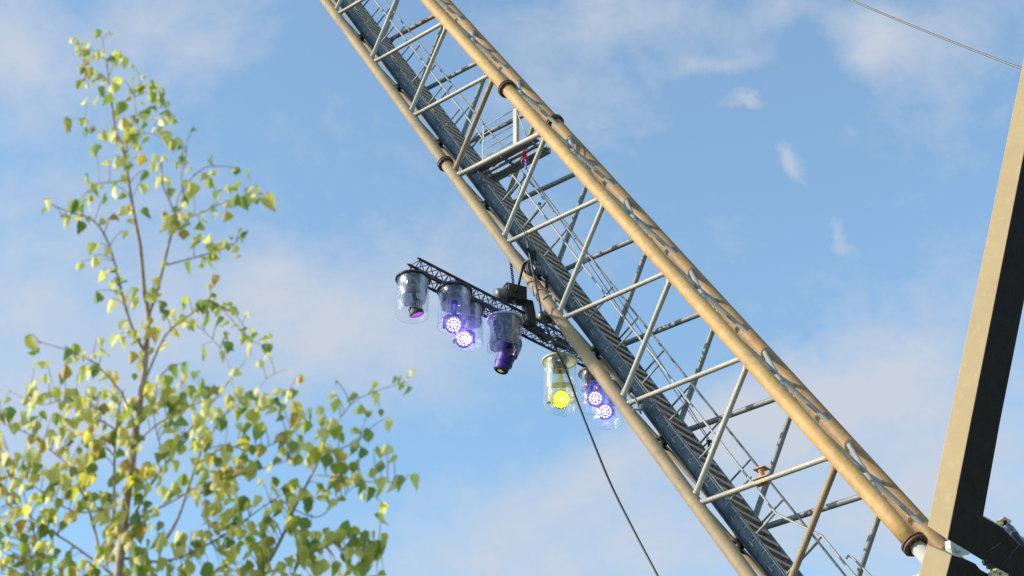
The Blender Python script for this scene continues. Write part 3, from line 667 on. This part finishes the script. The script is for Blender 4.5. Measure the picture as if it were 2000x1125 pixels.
BR = [([(292, 610), (309, 560), (331, 471), (345, 425)], 7, 4, 0, -.15), ([(345, 425), (330, 390), (318, 360), (316, 312)], 4, 1.5, -.15, -.25), ([(347, 422), (358, 385), (354, 348), (362, 312), (366, 276)], 3.5, 1.5, -.15, 0),
      ([(347, 434), (375, 422), (400, 412), (424, 400), (470, 385), (500, 378), (520, 382)], 4, 1.5, -.15, -.35), ([(327, 517), (391, 500), (430, 488), (460, 475)], 3.5, 1.5, -.1, .15), ([(345, 425), (350, 380), (395, 330), (440, 325), (462, 330)], 2.6, 1.3, -.1, .1),
      ([(285, 690), (262, 650), (245, 600), (235, 560), (220, 500), (203, 457), (178, 428), (135, 414), (90, 395)], 7, 1.5, 0, -.2), ([(236, 288), (215, 270), (190, 255), (172, 240), (136, 228)], 2.6, 1.2, 0, .15),
      ([(250, 350), (220, 356), (188, 360), (160, 385), (120, 425)], 2.6, 1.2, 0, -.2), ([(212, 160), (200, 148), (172, 146), (160, 160)], 2, 1, 0, .1), ([(206, 115), (190, 105), (170, 90), (150, 85)], 2, 1, 0, 0), ([(208, 122), (225, 108), (238, 112)], 1.6, 1, 0, 0), ([(212, 160), (190, 140), (170, 122), (160, 110)], 1.4, 1, 0, .1),
      ([(245, 300), (252, 260), (265, 225), (262, 190), (275, 160)], 3, 1.2, 0, .2), ([(250, 275), (275, 262), (300, 262), (330, 280)], 2, 1, 0, -.1), ([(262, 230), (290, 215), (320, 210), (330, 225)], 1.8, 1, .1, 0), ([(262, 190), (285, 180), (305, 182)], 1.6, 1, .1, .1),
      ([(283, 745), (320, 660), (355, 627), (388, 603), (405, 585), (430, 598), (459, 613), (480, 645)], 4.5, 1.3, 0, .2), ([(405, 585), (440, 610), (480, 655), (520, 680)], 2, 1, .1, .3), ([(355, 627), (390, 640), (430, 680), (450, 720)], 2, 1, .1, 0),
      ([(262, 1010), (283, 964), (321, 911), (351, 862), (378, 832), (420, 780), (455, 735), (490, 690)], 6, 1.5, 0, .35), ([(247, 1030), (287, 1002), (321, 987), (370, 960), (420, 940), (480, 925), (560, 900)], 6, 1.6, 0, -.3),
      ([(320, 1060), (347, 1013), (370, 945), (393, 881), (412, 847), (450, 800), (500, 775), (565, 765)], 6.5, 1.5, -.2, -.4), ([(470, 1200), (509, 1119), (532, 1085), (555, 1040), (574, 995), (611, 923), (630, 885), (653, 881), (700, 862)], 8.5, 2, .2, -.1),
      ([(630, 885), (640, 850), (672, 806), (695, 782), (740, 762), (795, 745)], 3.5, 1, -.1, .1), ([(615, 927), (676, 934), (732, 942), (790, 940)], 2.6, 1.3, 0, -.2), ([(574, 995), (620, 1010), (660, 980), (700, 950), (755, 990)], 2.4, 1.2, 0, .2),
      ([(181, 1150), (189, 1089), (211, 1062), (223, 1002), (223, 945), (225, 860), (232, 800), (242, 760)], 9, 2.5, .1, .3), ([(196, 1085), (181, 1021), (160, 950), (143, 919), (100, 880), (60, 850), (10, 830)], 6, 1.5, .1, .4),
      ([(268, 840), (242, 776), (223, 749), (205, 728), (170, 700), (120, 680), (75, 668)], 4.5, 1.3, 0, -.3), ([(262, 875), (227, 840), (174, 810), (125, 783), (80, 790), (20, 765)], 4, 1.3, 0, .3), ([(270, 862), (313, 825), (378, 791), (430, 775)], 3.5, 1.3, 0, -.2),
      ([(230, 1130), (150, 1070), (60, 1010), (0, 950)], 6, 2, .1, .5), ([(240, 1090), (330, 1095), (430, 1050), (500, 1000), (560, 960)], 6, 1.6, 0, .3), ([(509, 1125), (600, 1085), (680, 1050), (740, 1062)], 4, 1.4, .2, 0), ([(223, 990), (150, 1000), (80, 960), (20, 900)], 3.5, 1.4, .2, -.1),
      ([(393, 881), (440, 870), (500, 880), (560, 850), (590, 830)], 3, 1.2, -.3, 0), ([(325, 905), (310, 860), (300, 800), (308, 740)], 3, 1.2, .1, -.2), ([(60, 1140), (70, 1080), (60, 1010), (40, 950)], 5, 1.5, .3, .3), ([(500, 775), (520, 740), (560, 720)], 1.5, .8, -.3, -.3)]
for pts_, w0, w1, d0, d1 in BR: branch(pts_, w0, w1, d0, d1)
LV = [(140,80,.6),(150,92,.9),(162,108,1),(187,70,.9),(215,67,.5),(240,122,.9),(158,167,.8),(172,170,.6),(193,182,.9),(193,203,1),(168,203,.8),(220,175,1.1),(240,168,1),(262,157,.6),(280,152,.5),(285,176,1.1),(295,193,1),(312,185,.9),(303,200,.8),(225,207,1),(240,210,1),(236,230,1),(253,197,.8),(243,244,1.2),(271,235,1.1),(328,228,1.1),(318,238,.9),(125,248,1.2),(165,262,.9),(202,268,1.1),(215,258,.9),(224,270,1),(184,297,1.2),(318,272,1.2),(333,287,1.1),(267,294,1.1),(275,280,.9),(300,255,.5),(377,256,.7),(280,313,.8),(299,313,.9),(320,312,.8),(213,322,.9),(230,318,1.1),(240,312,1),(252,330,1),(360,328,1.1),(172,355,1.1),(283,345,1),(273,370,.9),(306,357,.9),(320,360,1),(415,315,.9),(395,350,1),(417,340,.9),(412,360,1),(372,367,1),(377,390,1.1),(428,385,1.1),(447,372,.9),(462,337,.9),(463,365,.9),(478,378,.9),(470,398,1),(448,405,.9),(485,388,.8),(522,395,1.3),(440,425,1),(225,380,1.3),(238,388,1),(205,392,1.1),(86,402,.9),(150,405,1.2),(163,398,1),(175,407,1),(125,437,1.2),(152,442,.9),(197,437,1),(222,430,1.1),(238,415,.9),(272,423,.9),(340,430,1),(318,447,.9),(335,450,1),(365,447,1.1),(390,445,1.1),(397,430,.9),
(344,442,1),(360,460,1),(378,478,1.1),(398,478,1),(410,470,1),(415,488,1.1),(430,485,1.1),(440,480,1),(401,520,1.1),(415,500,1),(470,455,1),(481,465,1),(457,488,.8),(465,510,.9),(415,547,.9),(188,490,1.1),(205,495,1),(158,523,.9),(185,512,1),(198,540,1),(212,535,.9),(222,562,1),(245,560,1),(258,575,1.1),(260,592,1.1),(188,583,1.1),(215,598,1.1),(232,580,1),(238,555,.9),(242,460,.8),(292,583,1.1),(312,585,1),(310,600,1),(318,618,1),(337,615,1),(355,625,1),(365,632,.9),(369,595,1),(398,605,1),(405,625,1.2),(428,628,.9),(436,597,.6),(484,615,.7),(462,640,.8),(443,660,.9),(445,682,1.1),(470,665,1),(485,670,1.2),(495,662,1),(523,683,.9),(507,713,.8),(428,697,.9),(460,730,1),(395,692,1.2),(55,672,1.4),(72,692,.9),(70,717,.9),(90,720,1.1),(90,742,1),(115,742,.9),(127,690,1),(133,708,1),(148,685,1.1),(155,702,1),(130,727,1.1),(190,672,1),(200,698,1.3),(180,727,1.1),(155,742,1),(172,732,.9),(205,735,1.1),(245,640,1.1),(272,650,1.1),(290,650,1.1),(230,667,1.1),(245,672,1),(325,682,1.2),(290,702,1.1),(275,717,1),(255,700,1.1),(345,725,1.1),(362,720,1),(355,742,1),(385,737,1),(395,752,1.1),(305,747,1),(320,747,1.1),
(655,748,.4),(652,778,1.1),(656,792,1),(690,780,1.1),(740,757,.6),(728,780,.9),(705,803,1.1),(795,745,.5),(797,768,1),(754,830,1),(622,804,.8),(582,822,1.1),(650,832,1.2),(660,845,1.1),(632,848,1),(695,850,1.2),(715,850,1.1),(580,862,1),(755,880,1.1),(770,903,1.2),(730,892,1),(705,885,1),(690,880,1.1),(672,897,1.1),(672,918,1.1),(745,912,1),(775,945,1.3),(768,950,1.1),(800,945,1.3),(748,945,1),(760,1002,1.3),(705,957,1.2),(635,970,1.1),(650,987,1.1),(666,980,.9),(605,985,1.1),(580,945,.9),(550,967,1.1),(562,1000,.9),(735,1075,1.4),(710,1062,1.2),(680,1030,1.2),(690,1042,1.1),(670,1090,.8),(640,1060,1.2),(605,1072,1.2),(590,1050,1.1),(615,1100,1.2),(700,1112,1.2),(650,1115,1.1),(540,770,1.1),(560,778,1.1),(575,775,1),(520,790,1),(548,800,1),(500,770,1),(480,785,1)]
rl = random.Random(21)
upper = [k for k in SK if (562.5-F*(k-CAMPOS).dot(UPC)/(k-CAMPOS).dot(FW)) < 770]
for i in range(190):
    k = upper[int(rl.random()**.8*len(upper))] - CAMPOS; z_ = k.dot(FW); LV.append((1000+F*k.dot(RT)/z_+rl.gauss(0, 13), 562.5-F*k.dot(UPC)/z_+rl.gauss(8, 10), rl.uniform(.5, .95)))
def inside(x, y):
    edge = [(0, 775), (60, 760), (120, 770), (200, 765), (300, 760), (420, 760), (520, 775), (590, 800), (640, 830), (690, 860), (735, 905), (750, 960), (735, 1020), (735, 1125)]
    if y > 1145: return False
    for (x0, y0), (x1, y1) in zip(edge, edge[1:]):
        if x0 <= x < x1: return y > y0+(y1-y0)*(x-x0)/(x1-x0)
    return x < 735
HOLES = [(160, 1055, 45, 40), (350, 1010, 45, 32), (590, 930, 50, 28), (300, 850, 20, 45), (480, 960, 25, 20), (690, 1000, 35, 30), (560, 1075, 25, 25), (95, 905, 18, 20), (430, 860, 22, 22), (30, 870, 25, 25), (640, 1015, 30, 18), (215, 905, 18, 40)]
cnt = 0; placed = [(a, b_) for a, b_, _ in LV]
while cnt < 800:
    x, y = rl.uniform(-30, 780), rl.uniform(755, 1145)
    if not inside(max(x, 0), y): continue
    if any(((x-a)/c_)**2+((y-b_)/d_)**2 < 1 for a, b_, c_, d_ in HOLES): continue
    if noise.noise(Vector((x*.016, y*.016, 2))) < -.22 and rl.random() < .5: continue
    if any((x-a)**2+(y-b_)**2 < 52 for a, b_ in placed): continue
    placed.append((x, y)); LV.append((x, y, rl.uniform(.75, 1.25))); cnt += 1
# leaf outline (pointed, broad shouldered), folded along the midrib
LO = [(0, 0), (.27, .03), (.45, .24), (.43, .46), (.28, .74), (.11, .95), (0, 1.14)]
lm = MB(); tw_ = MB(); mats_i = []
SKA = SK
for x, y, s_ in LV:
    dz = rl.uniform(-.35, .35)
    best = None
    q = P(x, y, Z0)
    for sk in SKA:
        d2 = sk-CAMPOS; z_ = d2.dot(FW); sx = 1000+F*d2.dot(RT)/z_; sy = 562.5-F*d2.dot(UPC)/z_
        dd = (sx-x)**2+(sy-12-y)**2*.8
        if best is None or dd < best[0]: best = (dd, sk, z_)
    z_ = best[2]+dz*.3; size = 25.5*s_*rl.uniform(.85, 1.12)*Z0/F
    stem = P(x, y-13*s_, z_)
    sk = best[1]; mid = (sk+stem)/2+up*.02*min(1, math.sqrt(best[0])/30)
    if best[0] > 64: tw_.tube([sk, sk*.5+mid*.5+up*.006, mid, mid*.4+stem*.6+up*.004, stem], [.0028, .0025, .0022, .0018, .0014], 5, False)
    yaw = rl.gauss(-.5, .7); tilt = rl.gauss(.15, .35); roll = rl.gauss(0, .35)
    dnv = (-up + RT*math.sin(roll)*.6 + Vector((math.sin(yaw), -math.cos(yaw), 0))*tilt).normalized()
    sdv = Vector((math.cos(yaw), math.sin(yaw), 0)); sdv = (sdv-dnv*sdv.dot(dnv)).normalized(); nv = dnv.cross(sdv)
    if nv.dot(Vector((0, -1, -.4))) < 0: sdv = -sdv; nv = -nv
    fold = rl.uniform(.35, 1.25)*(-1 if rl.random() < .85 else .5); curl = rl.uniform(-.12, .3); wd = rl.uniform(.85, 1.15)
    vs = []; rows = []
    for a, t in LO:
        bend = nv*(-curl*t*t)
        cpt = stem+(dnv*t+bend)*size
        for q_ in (-1, -.5, 0, .5, 1):
            wob = .04*math.sin(q_*9+t*13+x)
            vs.append(cpt+(sdv*a*q_*wd+nv*(abs(a*q_)*fold+wob*abs(q_)))*size)
    lm.add(vs, [[i*5+j, i*5+j+1, (i+1)*5+j+1, (i+1)*5+j] for i in range(6) for j in range(4)], True)
lm.m = 1; lm.v += [] 
o_ = len(lm.v); lm.v += tw_.v; lm.f += [[i+o_ for i in f] for f in tw_.f]; lm.sm += tw_.sm; lm.mi += [1]*len(tw_.f)
ml = bpy.data.materials.new('birch_leaf'); ml.use_nodes = True; t = ml.node_tree; bs = t.nodes['Principled BSDF']
ge = t.nodes.new('ShaderNodeNewGeometry'); cr = t.nodes.new('ShaderNodeValToRGB'); e = cr.color_ramp.elements
cr.color_ramp.interpolation = 'LINEAR'
e[0].position = 0; e[0].color = (.08, .22, .008, 1); e[1].position = 1; e[1].color = (.50, .24, .03, 1)
for pos, c in ((.12, (.16, .32, .008)), (.26, (.33, .44, .012)), (.36, (.58, .58, .03)), (.46, (.82, .76, .22)), (.86, (.92, .86, .50)), (.93, (.68, .60, .14)), (.97, (.64, .42, .06))):  # cream stops put the look of sunlit leaves into the colour
    k = e.new(pos); k.color = (*c, 1)
t.links.new(ge.outputs['Random Per Island'], cr.inputs[0])
bk = t.nodes.new('ShaderNodeMix'); bk.data_type = 'RGBA'; bk.inputs[0].default_value = .22; t.links.new(cr.outputs[0], bk.inputs[6]); bk.inputs[7].default_value = (.80, .82, .55, 1)
sel = t.nodes.new('ShaderNodeMix'); sel.data_type = 'RGBA'; t.links.new(ge.outputs['Backfacing'], sel.inputs[0]); t.links.new(cr.outputs[0], sel.inputs[6]); t.links.new(bk.outputs[2], sel.inputs[7])
# brown blotches
tcn = t.nodes.new('ShaderNodeTexCoord'); nn = t.nodes.new('ShaderNodeTexNoise'); nn.inputs['Scale'].default_value = 18; t.links.new(tcn.outputs['Object'], nn.inputs['Vector'])
mr = t.nodes.new('ShaderNodeMapRange'); mr.inputs[1].default_value = .64; mr.inputs[2].default_value = .76; t.links.new(nn.outputs[0], mr.inputs[0])
bl = t.nodes.new('ShaderNodeMix'); bl.data_type = 'RGBA'; t.links.new(mr.outputs[0], bl.inputs[0]); t.links.new(sel.outputs[2], bl.inputs[6]); bl.inputs[7].default_value = (.50, .20, .03, 1)
t.links.new(bl.outputs[2], bs.inputs['Base Color']); bs.inputs['Roughness'].default_value = .42; bs.inputs['Specular IOR Level'].default_value = .3
tl_ = t.nodes.new('ShaderNodeBsdfTranslucent'); tm = t.nodes.new('ShaderNodeMix'); tm.data_type = 'RGBA'; tm.blend_type = 'MULTIPLY'; tm.inputs[0].default_value = 1; t.links.new(bl.outputs[2], tm.inputs[6]); tm.inputs[7].default_value = (1.0, .95, .22, 1); t.links.new(tm.outputs[2], tl_.inputs[0]); ms = t.nodes.new('ShaderNodeMixShader'); ms.inputs[0].default_value = .5
t.links.new(bs.outputs[0], ms.inputs[1]); t.links.new(tl_.outputs[0], ms.inputs[2]); t.links.new(ms.outputs[0], t.nodes['Material Output'].inputs[0])
lm.build('crown', [ml, m_twig], tree, recalc=False)
